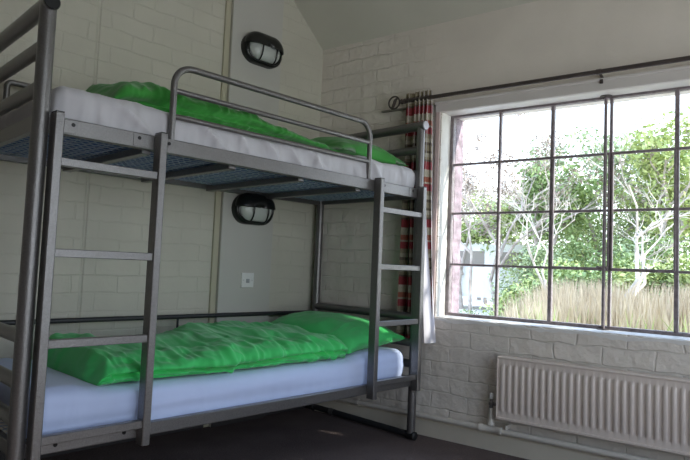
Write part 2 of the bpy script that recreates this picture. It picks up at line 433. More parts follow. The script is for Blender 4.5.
for i in (1, 2, 3, 4):
    fbar_v(g, ts[i], .014 if i not in (2, 4) else .019, zs[0], zs[-1])
for z in zs[1:-1]: fbar_h(g, z, .0125, ts[0], ts[-1], -.008, .012)
g.build('glazing_bars', M['steel_frame'], win)
# two hinged casements share the middle rows
cs = MB()
for a, b in ((2, 3), (3, 4)):
    x0, x1 = ts[a] + .010, ts[b] - .006
    z0, z1 = zs[1] + .004, zs[3] - .004
    for t in (x0, x1): cs.box(t - .005, t + .005, NF - .022, NF - .006, z0, z1, .002)
    for z in (z0, z1): cs.box(x0, x1, NF - .022, NF - .006, z - .0055, z + .0055, .002)
cs.build('casement_frame', M['steel_frame'], win)
MB().box(ts[3] - .060, ts[3] - .006, NF - .030, NF - .020, zs[1] + .006, zs[1] + .016, .002).build('window_latch', M['steel_frame'], win)
gl = MB()
for i in range(5):
    for j in range(4):
        gl.box(ts[i] + .008, ts[i+1] - .008, NF + .001, NF + .005, zs[j] + .008, zs[j+1] - .008)
gl.build('window_panes', M['glass'], win)
pl = MB().tube([(1.221, .094, Z0 + .004), (1.221, .094, Z1 - .004)], .0085, 12)
rod = pl.build('support_rod', M['steel_frame'], win, smooth=True)
for z in (Z0 + .006, Z1 - .008):
    MB().tube([(1.221, .094, z), (1.221, .094, z + .005)], .030, 18).build('mounting_flange', M['rod'], win, smooth=False)
# unseen glazed opening behind the viewer, added to fill the room with light
w2 = empty('fill_window', (0, YF - .1, 0)); tag(w2, kind='structure')
f2 = MB()
for x in (fx0 + .02, .17, 1.03, fx1 - .02): f2.box(x - .02, x + .02, -.02, .02, fz0, fz1)
for z in (fz0 + .02, (fz0 + fz1) / 2, fz1 - .02): f2.box(fx0, fx1, -.02, .02, z - .02, z + .02)
f2.build('window_frame', M['wood_trim'], w2)
MB().box(fx0, fx1, -.003, .003, fz0, fz1).build('window_panes', M['glass'], w2)

# ------------------------------------------------------------------ bunk bed
L, Wd = 1.975, .805
RP = .0255
bed = empty('bunk_bed')
tag(bed, 'grey metal bunk bed with two built-in ladders, standing in the corner beside the window', 'bunk bed')
met = M['metal']
for x in (0, L):
    for y in (0, Wd):
        r = RP if x == 0 else .0235
        MB().tube([(x, y, .035), (x, y, 1.722)], r, 24).build('post', met, bed, smooth=True)
    # bar on the floor with rubber ends
    fb = MB().tube([(x, -.004, .024), (x, Wd + .004, .024)], .0175, 16).build('foot_bar', M['metal_dark'], bed, smooth=True)
    for y in (0, Wd):
        MB().tube([(x, y - .034, .023), (x, y - .028, .023), (x, y + .026, .023)], [.016, .023, .023], 18).build('rubber_foot', M['rubber'], fb, smooth=True)
    MB().tube([(x, .60, .024), (x, .635, .024)], .021, 16).build('clip', M['metal'], fb, smooth=True)
    # end rails
    for z in (1.729, 1.594, 1.460):
        top = z > 1.7
        y0, y1 = (-.032, Wd + .018) if top else (0, Wd)
        e = MB().tube([(x, y0, z), (x, y1, z)], .026 if top else .0225, 24).build('end_rail', met, bed, smooth=True)
        if top:
            MB().tube([(x, y0 - .004, z), (x, y0 + .002, z)], [.0235, .0265], 24).build('end_cap', M['cap'] if x == 0 else mat('bright_end_cap', (.55, .54, .60), .25, .3), e, smooth=True)
    for z in (.662, .520, .405):
        MB().tube([(x, 0, z), (x, Wd, z)], .0225, 22).build('end_rail', met, bed, smooth=True)
    for z0, z1 in ((1.318, 1.370), (.292, .336)):
        s = -1 if x > 1 else 1
        MB().box(x - .012, x + .012, .01, Wd - .01, z0, z1, .002).build('end_bar', met, bed)

# side rails
for y in (.003, Wd - .003):
    for z0, z1 in ((1.316, 1.371), (.291, .336)):
        sr = MB().box(.015, L - .015, y - .014, y + .014, z0, z1, .003).build('side_rail', met, bed)
        if y < .1:
            for xx in ((.098, .327, .443, 1.667, 1.905) if z0 > 1 else (.112, .339)):
                zb = z0 + (.036 if z0 > 1 else .026)
                MB().tube([(xx, y - .0165, zb), (xx, y - .0135, zb)], .0068, 14).build('bolt', M['bolt'], sr, smooth=True)
            for xx in ((.085, .331, 1.655, 1.90) if z0 > 1 else ()):
                MB().box(xx - .026, xx + .026, y - .0158, y - .013, z0 + .006, z1 - .004, .001).build('joint_plate', met, sr)
# slat bars across, and sprung wire mesh on them
for zt, zb in ((1.331, 1.303), (.318, .292)):
    for x in (.370, .745, 1.120, 1.500):
        MB().box(x - .017, x + .017, .017, Wd - .017, zb, zt, .002).build('cross_bar', met, bed)
    wm = MB()
    ny = 17
    for j in range(ny):
        y = .04 + (Wd - .08) * j / (ny - 1)
        pts = []
        for i in range(121):
            x = .02 + (L - .04) * i / 120
            pts.append((x, y + (.007 if i % 2 else -.007), zt + .010))
        wm.tube(pts, .0026, 4)
    for i in range(38):
        x = .03 + (L - .06) * i / 37
        wm.tube([(x, .018, zt + .010), (x + .006, Wd - .018, zt + .010)], .0016, 4)
    o = wm.build('wire_mesh', M['wire'], bed)

# guard rails
def arc(cx, cz, r, a0, a1, y, n=9): return [(cx + r * cos(a0 + (a1 - a0) * k / n), y, cz + r * sin(a0 + (a1 - a0) * k / n)) for k in range(n + 1)]
def hoop(x0, x1, y, zb, zt, rad, r): 
    pts = [(x0, y, zb)] + arc(x0 + rad, zt - rad, rad, pi, pi/2, y) + arc(x1 - rad, zt - rad, rad, pi/2, 0, y) + [(x1, y, zb)]
    return MB().tube(pts, r, 16)
for x0, x1, y in ((.457, 1.556, .002), (.103, 1.872, Wd - .012)):
    h = hoop(x0, x1, y, 1.366, 1.658, .075 if y < .1 else .022, .0128).build('guard_rail', met, bed, smooth=True)
    for z in (1.560, 1.462):
        MB().tube([(x0, y, z), (x1, y, z)], .0108, 14).build('guard_bar', met, h, smooth=True)
h = MB().tube([(.02, Wd - .004, .624), (L - .02, Wd - .004, .624)], .0115, 14).build('guard_rail', M['metal_dark'], bed, smooth=True)
MB().tube([(.985, Wd - .004, .336), (.985, Wd - .004, .624)], .006, 10).build('upright', M['metal_dark'], h, smooth=True)

# ladders: two rectangular stiles each, four rungs
for xa, xb in ((.040, .398), (1.600, 1.955)):
    ld = MB()
    for k, x in enumerate((xa, xb)):
        st = MB().box(x - .0145, x + .0145, -.060, -.0115, .272, 1.377, .003).build('ladder_stile', met, bed)
        MB().box(x - .0125, x + .0125, -.058, -.014, 1.3765, 1.3795).build('stile_cap', M['cap'], st)
    for z in (1.221, .930, .643, .346):
        MB().box(xa + .012, xb - .012, -.052, -.026, z - .0135, z + .0135, .002).build('ladder_rung', met, bed)

# ------------------------------------------------------------------ bedding
def fbm(p, o=4):
    s_ = 0; a = 1; q = Vector(p)
    for _ in range(o): s_ += a * noise.noise(q); q = q * 2.03 + Vector((3.1, 1.7, 5.2)); a *= .5
    return s_
def ridge(p, o=3):
    s_ = 0; a = 1; q = Vector(p)
    for _ in range(o): s_ += a * (1 - abs(noise.noise(q)) * 2.2); q = q * 2.1 + Vector((1.1, 4.7, 2.2)); a *= .5
    return s_

def mattress(name, x0, x1, y0, y1, zb, zt, label, sheet, rough_amp, seed, core=M['core'], cat='mattress', sagf=None, crease='pleat'):
    root = empty(name, (0, 0, 0)); tag(root, label, cat)
    MB().box(x0 + .02, x1 - .02, y0 + .015, y1 - .015, zb, zt - .055, .012).build('foam_core', core, root)
    # sheet: lofted rounded sections along x, open underneath with a gathered hem
    NX, NY = 420, 60; rr = .042; rings = []
    for i in range(NX + 1):
        u = i / NX
        # end rounding
        x = x0 + (x1 - x0) * u
        de = min(x - x0, x1 - x); 
        k = 1.0 if de > rr else math.sqrt(max(0, 1 - (1 - de / rr) ** 2))
        top = zt + (sagf(x) if sagf else 0) - rr * (1 - k) * 1.1
        ins = .030 * (1 - k)
        ring = []
        for j in range(NY + 1):
            v = j / NY
            # perimeter path: front hem -> up -> over -> down back
            hh = top - zb; ww = (y1 - y0) - 2 * ins
            per = 2 * (hh - rr) + (ww - 2 * rr) + pi * rr
            s_ = v * per
            # concentrate samples on the front
            s_ = per * (v ** 1.6)
            if s_ < hh - rr: p = (y0 + ins, zb + s_); nrm = (-1, 0)
            elif s_ < hh - rr + pi * rr / 2:
                a = (s_ - hh + rr) / rr; p = (y0 + ins + rr - rr * cos(a), top - rr + rr * sin(a)); nrm = (-cos(a), sin(a))
            elif s_ < hh - rr + pi * rr / 2 + ww - 2 * rr:
                q = s_ - (hh - rr) - pi * rr / 2; p = (y0 + ins + rr + q, top); nrm = (0, 1)
            elif s_ < hh - rr + pi * rr + ww - 2 * rr:
                a = (s_ - (hh - rr) - pi * rr / 2 - (ww - 2 * rr)) / rr; p = (y1 - ins - rr + rr * sin(a), top - rr + rr * cos(a)); nrm = (sin(a), cos(a))
            else:
                q = s_ - (hh - rr) - pi * rr - (ww - 2 * rr); p = (y1 - ins, top - rr - q); nrm = (1, 0)
            q3 = Vector((x * 5 + seed, p[0] * 3, p[1] * 3.0))
            d = rough_amp * (.6 * fbm(q3 * 1.0, 3) + .55 * (ridge(Vector((x * 6 + seed, p[1] * 2.2 - x * 1.2, p[0] * 2)), 2) - .8))
            if crease == 'pleat':      # hanging pleats pulled down over the edge
                side = min(1, max(0, (zt + .01 - p[1]) / .05))
                w_ = 1 - abs(noise.noise(Vector((x * 5.5 + p[1] * 5 + seed, p[1] * 3, 1.0)))) * 2
                d = d * .45 + side * (.016 * max(0, w_ - .6) / .4 + .006 * noise.noise(Vector((x * 26 + seed, p[1] * 8, 4)))) - .002
            else:
                d += .0045 * noise.noise(Vector((x * 1.6 + seed, p[1] * 34, 2))) * min(1, max(0, (zt - .02 - p[1]) / .03))
            # side bulge of a soft foam block
            bul = .010 * sin(pi * min(1, max(0, (p[1] - zb) / max(.01, hh)))) if abs(nrm[0]) > .7 else 0
            d = max(-.012, min(.016, d)) + bul
            ring.append((x, p[0] + nrm[0] * d, p[1] + nrm[1] * d))
        rings.append(ring)
    mb = MB(); mb.loft(rings, closed=False, cap=False)
    n = NY + 1
    mb.f.append(tuple(range(n))); mb.mi.append(0); mb.f.append(tuple(NX * n + k for k in range(n - 1, -1, -1))); mb.mi.append(0)
    o = mb.build('fitted_sheet', sheet, root, smooth=True)
    return root
def sm(a, b, x):
    t = min(1, max(0, (x - a) / (b - a))); return t * t * (3 - 2 * t)
def sag_up(x): return -.020 * sm(.45, .85, x) * (1 - sm(1.0, 1.4, x))
mattress('mattress', .045, L - .005, .022, Wd - .03, 1.345, 1.492, 'thin blue mattress in a creased white sheet on the top bunk', M['sheet_top'], .022, 3.0, sagf=sag_up)
mattress('mattress', .050, L - .045, .022, Wd - .03, .331, .488, 'thin mattress in a smooth white sheet with blue skylight painted in, on the bottom bunk', M['sheet_low'], .006, 21.0, crease='gather', sagf=lambda x: -.024 * sm(.12, .34, x) * (1 - sm(1.46, 1.66, x)))

def soft_obj(name, label, cat, material, fn, nu, nv, group=None):
    """closed soft shape: fn(u,v,side) -> point; u along x, v across y; two shells joined at the rim"""
    vs = []; fs = []
    for side in (0, 1):
        for i in range(nu + 1):
            for j in range(nv + 1): vs.append(fn(i / nu, j / nv, side))
    n = nv + 1; off = (nu + 1) * n
    for i in range(nu):
        for j in range(nv):
            a, b, c_, d = i*n+j, (i+1)*n+j, (i+1)*n+j+1, i*n+j+1
            fs.append((a, b, c_, d)); fs.append((off+a, off+d, off+c_, off+b))
    for i in range(nu):
        fs.append((i*n, off+i*n, off+(i+1)*n, (i+1)*n)); fs.append((i*n+nv, (i+1)*n+nv, off+(i+1)*n+nv, off+i*n+nv))
    for j in range(nv):
        fs.append((j, j+1, off+j+1, off+j)); fs.append((nu*n+j, off+nu*n+j, off+nu*n+j+1, nu*n+j+1))
    mb = MB(); mb.add(vs, fs)
    o = mb.build(name, material, smooth=True)
    o.data.polygons.foreach_set('use_smooth', [True]*len(o.data.polygons))
    for e in o.data.edges: e.use_edge_sharp = False
    return tag(o, label, cat, group)

def pillow_fn(x0, x1, y0, y1, zb, th, seed, tiltx=0.0, tilty=0.0, droop=0.0, skew=0.0):
    cx, cy = (x0 + x1) / 2, (y0 + y1) / 2
    def fn(u, v, side):
        a = 2*u - 1; b = 2*v - 1
        # corners stay pointed, sides draw in
        px = a * (1 - .10 * (1 - abs(b) ** 2.2) * abs(a) ** 2); py = b * (1 - .07 * (1 - abs(a) ** 2.2) * abs(b) ** 2)
        px -= skew * b
        prof = max(0, (1 - a*a)) ** .42 * max(0, (1 - b*b)) ** .42
        x = cx + px * (x1 - x0) / 2; y = cy + py * (y1 - y0) / 2
        w = .006 * fbm((x * 7 + seed, y * 7, side), 4) + .009 * (ridge((x * 5 + seed, y * 3.2, 2), 3) - .9) * (1 - prof * .5)
        h = th * prof
        base = zb + tiltx * (u - .5) + tilty * (v - .5)
        z = base + (h * .80 if side == 0 else -h * .20) + w * (1 if side == 0 else .4) + droop * (abs(a) ** 4)
        return (x, y, z)
    return fn
# top bunk pillow and folded duvet
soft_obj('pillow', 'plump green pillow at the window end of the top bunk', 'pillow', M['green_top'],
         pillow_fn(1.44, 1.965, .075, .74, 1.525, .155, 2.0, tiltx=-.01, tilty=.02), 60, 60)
soft_obj('pillow', 'plump green pillow beside the folded duvet on the bottom bunk', 'pillow', M['green_low'],
         pillow_fn(1.475, 1.935, .050, .76, .530, .155, 11.0, tiltx=.045, tilty=.035, skew=.17), 60, 60)

def duvet(name, label, material, x0, x1, y0, y1, zb, hf, seed, xedge, layers=2, ends=(.05, .05), amp=1.0):
    """a duvet folded lengthwise: the front shows the folded layers one above the other"""
    NXd, NC = 220, 96; rings = []
    for i in range(NXd + 1):
        u = i / NXd; x = x0 + (x1 - x0) * u
        de0 = min(1, (x - x0) / ends[0]) ; de1 = min(1, (x1 - x) / ends[1])
        k = math.sqrt(max(0, 1 - (1 - de0) ** 2)) * math.sqrt(max(0, 1 - (1 - de1) ** 2))
        yf, yb = xedge(x, y0, y1)
        h = hf(x) * (.25 + .75 * k)
        wy = (yb - yf); cy = (yf + yb) / 2; ring = []
        for j in range(NC):
            a = 2 * pi * j / NC
            ca, sa = cos(a), sin(a)
            # squarish section
            ex = math.copysign(abs(ca) ** .45, ca); ez = math.copysign(abs(sa) ** .6, sa)
            yy = cy + ex * wy / 2 * (.86 + .14 * k)
            hz = .5 + .5 * ez
            # top surface: low at the front, rising to the middle
            f = (yy - yf) / wy
            topz = h * (.74 + .26 * min(1, max(0, f / .55)) ** .8 - .30 * max(0, (f - .72) / .28) ** 2)
            z = zb + topz * hz
            if layers == 2 and ca < -.35:      # crease between two folded layers
                wv = .40 + .08 * sin(x * 7 + seed)
                g = math.exp(-((hz - wv) / .065) ** 2)
                fr_ = min(1, (-ca - .35) / .3) * k
                yy += .060 * g * fr_
                yy += (.016 * (1 - sm(wv - .05, wv + .05, hz)) - .008) * fr_
            nrm = Vector((0, ca, sa))
            d = amp * (.008 * fbm((x * 6 + seed, yy * 6, z * 7), 4) + .016 * (ridge((x * 4.2 + seed + yy * 1.6, yy * 3.5 - x * .7, z * 3), 3) - 1.0))
            d += amp * .010 * (ridge((x * 16 + seed, z * 5, yy * 3), 2) - .9) * (1 if ca < -.4 else .7)
            if sa < -.5: d *= .2
            d = max(-.02, min(.022, d))
            ring.append((x + (.012 * fbm((yy * 8, z * 8, seed), 2) if (de0 < 1 or de1 < 1) else 0), yy + nrm.y * d, max(zb - .004, z + nrm.z * d)))
        rings.append(ring)
    mb = MB(); mb.loft(rings, closed=True, cap=True)
    o = mb.build(name, material, smooth=True)
    for e in o.data.edges: e.use_edge_sharp = False
    return tag(o, label, 'duvet')
def low_edge(x, y0, y1):
    return y0 + .010 * sin(x * 5), y1 - .02 * sin(x * 3)
def low_h(x): return .124 + .030 * math.exp(-((x - 1.12) / .30) ** 2) + .008 * sin(x * 9)
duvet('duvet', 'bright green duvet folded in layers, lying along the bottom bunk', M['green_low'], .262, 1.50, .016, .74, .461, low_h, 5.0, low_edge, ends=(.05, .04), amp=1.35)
def up_edge(x, y0, y1): return y0 + .03 * sin(x * 4 + 1) + max(0, (x - 1.25)) * .12, y1
def up_h(x):
    P = [(.27, .12), (.35, .160), (.44, .176), (.60, .150), (.85, .128), (1.10, .100), (1.35, .080), (1.6, .06)]
    for (a, ha), (b, hb) in zip(P, P[1:]):
        if x <= b: return ha + (hb - ha) * sm(a, b, x)
    return .06
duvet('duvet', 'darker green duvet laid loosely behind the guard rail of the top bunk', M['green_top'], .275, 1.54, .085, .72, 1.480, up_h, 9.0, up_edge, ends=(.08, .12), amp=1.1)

# ------------------------------------------------------------------ wall lights and socket
def stadium(w_, h_, n=14, k=1.0):
    r = h_ / 2 * k; a = w_ / 2 * k - r; pts = []
    for i in range(n + 1):
        t = -pi/2 + pi * i / n; pts.append((a + r * cos(t), r * sin(t)))
    for i in range(n + 1):
        t = pi/2 + pi * i / n; pts.append((-a + r * cos(t), r * sin(t)))
    return pts
def bulkhead(x, z, label, tilt=0):
    root = empty('bulkhead_light', (x, PY, z)); tag(root, label, 'wall light', 'oval lights on the board panel')
    w_, h_ = .285, .178
    # backplate
    rings = []
    for (k, y) in ((1.0, .002), (1.0, -.030), (.96, -.040), (.90, -.044), (.86, -.040)):
        rings.append([(a, y, b) for a, b in stadium(w_, h_, k=k)])
    MB().loft(rings).build('backplate', M['black'], root, smooth=True)
    # lens
    rings = []
    for i in range(8):
        a = i / 7 * pi / 2
        k = .80 * cos(a) ** .8 if i < 7 else .05
        rings.append([(p, -.040 - .045 * sin(a), q) for p, q in stadium(w_, h_, k=max(.05, k))])
    MB().loft(rings).build('lens', M['frosted'], root, smooth=True)
    # cage: two ribs over the lens and a ring
    for xx in (-.045, .058):
        hh = h_ * .43
        pts = [(xx, -.040 - .053 * sin(pi * k / 14), -hh * cos(pi * k / 14)) for k in range(15)]
        MB().tube(pts, .0042, 8).build('cage_rib', M['black'], root, smooth=True)
    ringp = [(p, -.047, q) for p, q in stadium(w_, h_, k=.84)]
    MB().tube(ringp + [ringp[0]], .006, 8).build('cage_ring', M['black'], root, smooth=True)
    # eyelid hood over the upper part
    rows = []
    for q in range(9):
        e = q / 8 * pi / 2
        k = max(.05, .98 * max(0, cos(e)) ** .55); y = -.030 - .070 * sin(e)
        up = [(p_, q_) for p_, q_ in stadium(w_, h_, n=28, k=k) if q_ >= -1e-6]
        up.sort(key=lambda c: math.atan2(c[1], c[0]))
        rows.append([(p_ * (1 if q < 8 else 1), y, q_ + .010 - .004 * sin(e)) for p_, q_ in up])
    hb = MB(); hb.loft(rows, closed=False, cap=False)
    ho = hb.build('hood', M['black'], root, smooth=True)
    md = ho.modifiers.new('thickness', 'SOLIDIFY'); md.thickness = .003
    # screw
    MB().tube([(-.118, -.0445, .012), (-.118, -.0410, .012)], .0036, 10).build('screw', M['white_plastic'], root)
    return root
bulkhead(1.452, 2.196, 'oval black hooded wall light with frosted lens, high above the top bunk')
bulkhead(1.447, 1.236, 'oval black hooded wall light with frosted lens, below the top bunk base')

sk = empty('wall_socket', (1.440, PY, .820)); tag(sk, 'small white square socket plate on the panel between the bunks', 'socket')
MB().box(-.043, .043, -.009, .001, -.043, .043, .002).build('faceplate', M['white_plastic'], sk)
MB().box(-.012, .012, -.0105, -.008, -.016, .008, .001).build('socket_opening', mat('socket_recess', (.35, .36, .38), .4), sk)
for xx in (-.030, .030): MB().tube([(xx, -.0105, 0), (xx, -.0085, 0)], .003, 8).build('screw', mat('screw_grey', (.5, .5, .5), .3, .5), sk)

# ------------------------------------------------------------------ curtain and pole
NR = -.075
pole = empty('curtain_pole'); on_wall(pole); tag(pole, 'dark iron curtain pole with a round scroll end, above the steel window', 'curtain pole')
MB().tube([(.125, NR, 1.913), (2.15, NR, 1.913)], .0115, 14).build('rail', M['rod'], pole, smooth=True)
sc_p = [( .072 + .037 * cos(a), NR, 1.913 + .037 * sin(a)) for a in [2 * pi * k / 28 for k in range(29)]]
MB().tube(sc_p, .0052, 8).build('finial_ring', M['rod'], pole, smooth=True)
leaf = [(.072 + .022 - .042 * k / 10, NR, 1.913 + .018 - .042 * k / 10 + .012 * sin(pi * k / 5)) for k in range(11)]
MB().tube(leaf, [.003 + .007 * sin(pi * k / 10) for k in range(11)], 8).build('finial_leaf', M['rod'], pole, smooth=True)
MB().tube([(.108, NR, 1.913), (.118, NR, 1.913), (.125, NR, 1.913), (.135, NR, 1.913), (.145, NR, 1.913), (.150, NR, 1.913)], [.006, .012, .016, .012, .016, .008], 14).build('collar', M['rod'], pole, smooth=True)
for t in (.165, 1.222, 2.05):
    b_ = MB().tube([(t, NR, 1.913), (t, .003, 1.905)], .007, 10).build('bracket', M['rod'], pole, smooth=True)
    MB().box(t - .008, t + .008, -.024, -.004, 1.872, 1.892, .002).build('bracket_plate', M['rod'], b_)
    MB().tube([(t - .011, NR, 1.913), (t + .011, NR, 1.913)], .0135, 14).build('bracket_ring', M['rod'], b_, smooth=True)

cur = empty('curtain'); on_wall(cur)
tag(cur, 'red, cream and brown striped curtain gathered at the end of the pole', 'curtain')
def curtain_mesh(off, amp, mirror=0, inner=False):
    NU, NZ = 150, 60; vs = []; fs = []
    zt, zb_ = 1.957, .528
    for i in range(NU + 1):
        u = i / NU
        for j in range(NZ + 1):
            q = j / NZ; z = zt + (zb_ - zt) * q
            tl = .152 - .015 * q; tr = .315 + .052 * q ** 1.3
            ph = u * 2 * pi * 6.5
            t = tl + (tr - tl) * u + .006 * sin(ph * 2 + q)
            grow = .55 + .45 * min(1, q * 3)
            n_ = NR + .006 + amp * grow * sin(ph) * (1 - .15 * sin(3 * q + u * 5)) + .004 * sin(9 * u + 5 * q)
            n_ += .075 * math.exp(-((u - .30) / .045) ** 2)
            if z > 1.90: n_ = NR + (n_ - NR) * .8
            vs.append((t, min(n_ + off, -.014), z))
    n = NZ + 1
    for i in range(NU):
        for j in range(NZ): fs.append((i*n+j, (i+1)*n+j, (i+1)*n+j+1, i*n+j+1))
    return MB().add(vs, fs)
o = curtain_mesh(0, .030).build('face_fabric', M['curtain'], cur, smooth=True)
md = o.modifiers.new('thickness', 'SOLIDIFY'); md.thickness = .002
o = curtain_mesh(.006, .030).build('lining', M['lining'], cur, smooth=True)
md = o.modifiers.new('thickness', 'SOLIDIFY'); md.thickness = .001
# lining turned forward along the window edge, widening downwards
mb = MB(); rings = []
for j in range(40):
    q = j / 39; z = 1.36 + (.522 - 1.36) * q
    w_ = .003 + .030 * q
    t0 = .312 + .048 * q ** 1.5
    rings.append([(t0 - w_ * .9, -.105 - .012 * q, z), (t0 - w_ * .2, -.118 - .010 * q, z), (t0 + w_ * .5, -.098 - .006 * q, z), (t0 + w_ * .6, -.040, z), (t0 + w_ * .45, -.040, z), (t0 + w_ * .35, -.095 - .006 * q, z), (t0 - w_ * .2, -.112 - .01 * q, z), (t0 - w_ * .8, -.101 - .012 * q, z)])
mb.loft(rings)
mb.build('turned_edge', M['lining'], cur, smooth=True)

# ------------------------------------------------------------------ radiator, valve, pipe
RT0, RT1, RZ0, RZ1 = .757, 2.16, .186, .498
NF_ = -.095
rad = empty('radiator'); on_wall(rad); tag(rad, 'long white ribbed panel radiator fixed below the window', 'radiator')
# pressed front panel with vertical flutes
mb = MB(); pitch = .0333; pts = []
t = RT0 + .004; prof = []
nf = int((RT1 - RT0 - .03) / pitch)
prof.append((RT0 + .002, 0)); 
for k in range(nf):
    b0 = RT0 + .016 + k * pitch
    prof += [(b0, 0), (b0 + .0045, .0075), (b0 + .0125, .0085), (b0 + .0175, .0075), (b0 + .022, 0)]
prof.append((RT1 - .002, 0))
rows = [(RZ0 + .004, 0), (RZ0 + .036, 0), (RZ0 + .050, 1), (RZ1 - .052, 1), (RZ1 - .038, 0), (RZ1 - .012, 0)]
vs = []
for z, k in rows:
    for (t, d) in prof: vs.append((t, NF_ + .009 - d * k if True else 0, z))
n = len(prof); fs = []
for r_ in range(len(rows) - 1):
    for i in range(n - 1): fs.append((r_*n+i, r_*n+i+1, (r_+1)*n+i+1, (r_+1)*n+i))
mb.add(vs, fs)
mb.build('front_panel', M['rad'], rad, smooth=True)
MB().box(RT0 + .002, RT1 - .002, NF_ + .0095, NF_ + .022, RZ0 + .004, RZ1 - .010, .002).build('water_channel', M['rad'], rad)
MB().box(RT0 + .002, RT1 - .002, -.045, -.032, RZ0 + .004, RZ1 - .010, .002).build('back_panel', M['rad'], rad)
MB().box(RT0 - .001, RT1 + .001, NF_ + .004, -.028, RZ1 - .012, RZ1, .003).build('top_grille', M['rad'], rad)
for t in (RT0, RT1): MB().box(t - .002, t + .002, NF_ + .004, -.028, RZ0, RZ1 - .004, .001).build('side_panel', M['rad'], rad)
MB().box(RT0, RT1, NF_ + .002, NF_ + .016, RZ0 - .004, RZ0 + .008, .002).build('bottom_edge', M['rad'], rad)
for t in (.95, 1.95): MB().box(t - .012, t + .012, -.034, .003, .24, .44).build('wall_bracket', M['rad'], rad)

val = empty('radiator_valve'); on_wall(val); tag(val, 'small valve with a white cap on the pipe beside the radiator', 'valve')
NV = -.055
MB().tube([(.716, NV, .268), (.716, NV, .272), (.716, NV, .296), (.716, NV, .300)], [.007, .0105, .0095, .006], 14).build('cap', M['white_plastic'], val, smooth=True)
MB().tube([(.716, NV, .224), (.716, NV, .236), (.716, NV, .240), (.716, NV, .254), (.716, NV, .258), (.716, NV, .270)], [.011, .011, .014, .014, .009, .009], 12).build('body', M['brass_valve'], val, smooth=True)
MB().tube([(.716, NV, .246), (.760, NV, .246)], .009, 12).build('union', M['brass_valve'], val, smooth=True)
MB().tube([(.716, NV, .138), (.716, NV, .168), (.716, NV, .226)], [.021, .012, .010], 12).build('tail', M['pipe'], val, smooth=True)

pp = empty('heating_pipe'); on_wall(pp); tag(pp, 'cream painted heating pipe running along the wall above the skirting', 'pipe')
MB().tube([(-.515, NV, .113), (TE - .09, NV, .118)], .0155, 16).build('pipe_run', M['pipe'], pp, smooth=True)
tee = MB().tube([(.652, NV, .116), (.655, NV, .116), (.668, NV, .116), (.672, NV, .116), (.758, NV, .116), (.762, NV, .116), (.775, NV, .116), (.778, NV, .116)], [.017, .021, .021, .018, .018, .021, .021, .017], 16)
tee.build('tee_joint', M['pipe'], pp, smooth=True)
for t in (.80, 2.4):
    MB().box(t - .005, t + .005, NV - .014, .002, .128, .150, .002).build('pipe_clip', M['pipe'], pp)
for t in (-.12,):
    MB().tube([(t - .012, NV, .1135), (t + .012, NV, .1135)], .019, 16).build('pipe_collar', M['pipe'], pp, smooth=True)

# ------------------------------------------------------------------ outdoors
CAM = Vector((-.61306, -1.99435, .92533))
def out_mat(name, a, b_, scale=8, rough=.9):
    m, nt, b = new_mat(name); b.inputs['Roughness'].default_value = rough
    tc = nd(nt, 'ShaderNodeTexCoord'); n = nd(nt, 'ShaderNodeTexNoise'); n.inputs['Scale'].default_value = scale; n.inputs['Detail'].default_value = 3
    nt.links.new(tc.outputs['Object'], n.inputs['Vector'])
    cr = nd(nt, 'ShaderNodeValToRGB'); cr.color_ramp.elements[0].position = .35; cr.color_ramp.elements[1].position = .65
    cr.color_ramp.elements[0].color = (*a, 1); cr.color_ramp.elements[1].color = (*b_, 1)
    nt.links.new(n.outputs['Fac'], cr.inputs[0]); nt.links.new(cr.outputs[0], b.inputs['Base Color'])
    return m
def leaf_mat(name, a, b_):
    m = out_mat(name, a, b_, 3.0, .6); nt = m.node_tree; b = nt.nodes['Principled BSDF']
    return m
M['gravel'] = out_mat('pale_yard', (.62, .60, .56), (.80, .78, .74), 2)
M['leafA'] = leaf_mat('yellow_green_leaves', (.26, .34, .10), (.52, .58, .26))
M['leafB'] = leaf_mat('mid_green_leaves', (.16, .24, .08), (.36, .46, .20))
M['leafC'] = leaf_mat('grey_green_leaves', (.22, .28, .15), (.42, .50, .30))
M['leafD'] = leaf_mat('faded_brown_leaves', (.20, .15, .12), (.34, .28, .24))
M['bark'] = out_mat('pale_bark', (.36, .32, .28), (.56, .51, .46), 6)
M['bark2'] = out_mat('grey_brown_bark', (.30, .25, .22), (.48, .42, .38), 6)
M['reed'] = out_mat('dry_reeds', (.38, .30, .20), (.62, .52, .38), 3)
M['white_body'] = mat('white_body_paint', (.85, .86, .87), .3)
M['dark_glass'] = mat('dark_vehicle_glass', (.30, .27, .25), .15)
M['render'] = mat('white_render', (.80, .79, .77), .8)
M['roof'] = mat('pale_roof_tiles', (.55, .48, .46), .8, noise_amt=.1, noise_scale=4)

g = MB().box(2.6, 70, -45, 60, -.25, -.15).build('ground', M['gravel']); tag(g, kind='structure')
GZ = -.15
mb = MB(); mb.prism([(place_x, place_y) for place_x, place_y in ((5.2, -7.0), (4.6, .6), (8.2, 3.1), (14, 6.5), (30, 13), (45, -30), (12, -30))], -.15, -.13, 'xy')
o = mb.build('grass_bank', out_mat('rough_grass', (.10, .13, .04), (.30, .28, .14), 1.5)); tag(o, kind='structure'); o.name = 'ground'
def leaves(mb, c, rad, n, size, squash=.8, shell=.5):
    for _ in range(n):
        while True:
            d = Vector((random.gauss(0, 1), random.gauss(0, 1), random.gauss(0, 1)))
            if d.length > .01: break
        d.normalize(); r = rad * (shell + (1 - shell) * random.random()) 
        p = c + Vector((d.x * r, d.y * r, d.z * r * squash))
        a = Vector((random.gauss(0, 1), random.gauss(0, 1), random.gauss(0, .7))).normalized()
        b = a.cross(Vector((random.random() - .5, random.random() - .5, random.random()))).normalized()
        s_ = size * random.uniform(.6, 1.3)
        mb.add([p - a * s_, p + b * s_ * .45, p + a * s_, p - b * s_ * .45], [(0, 1, 2, 3)])
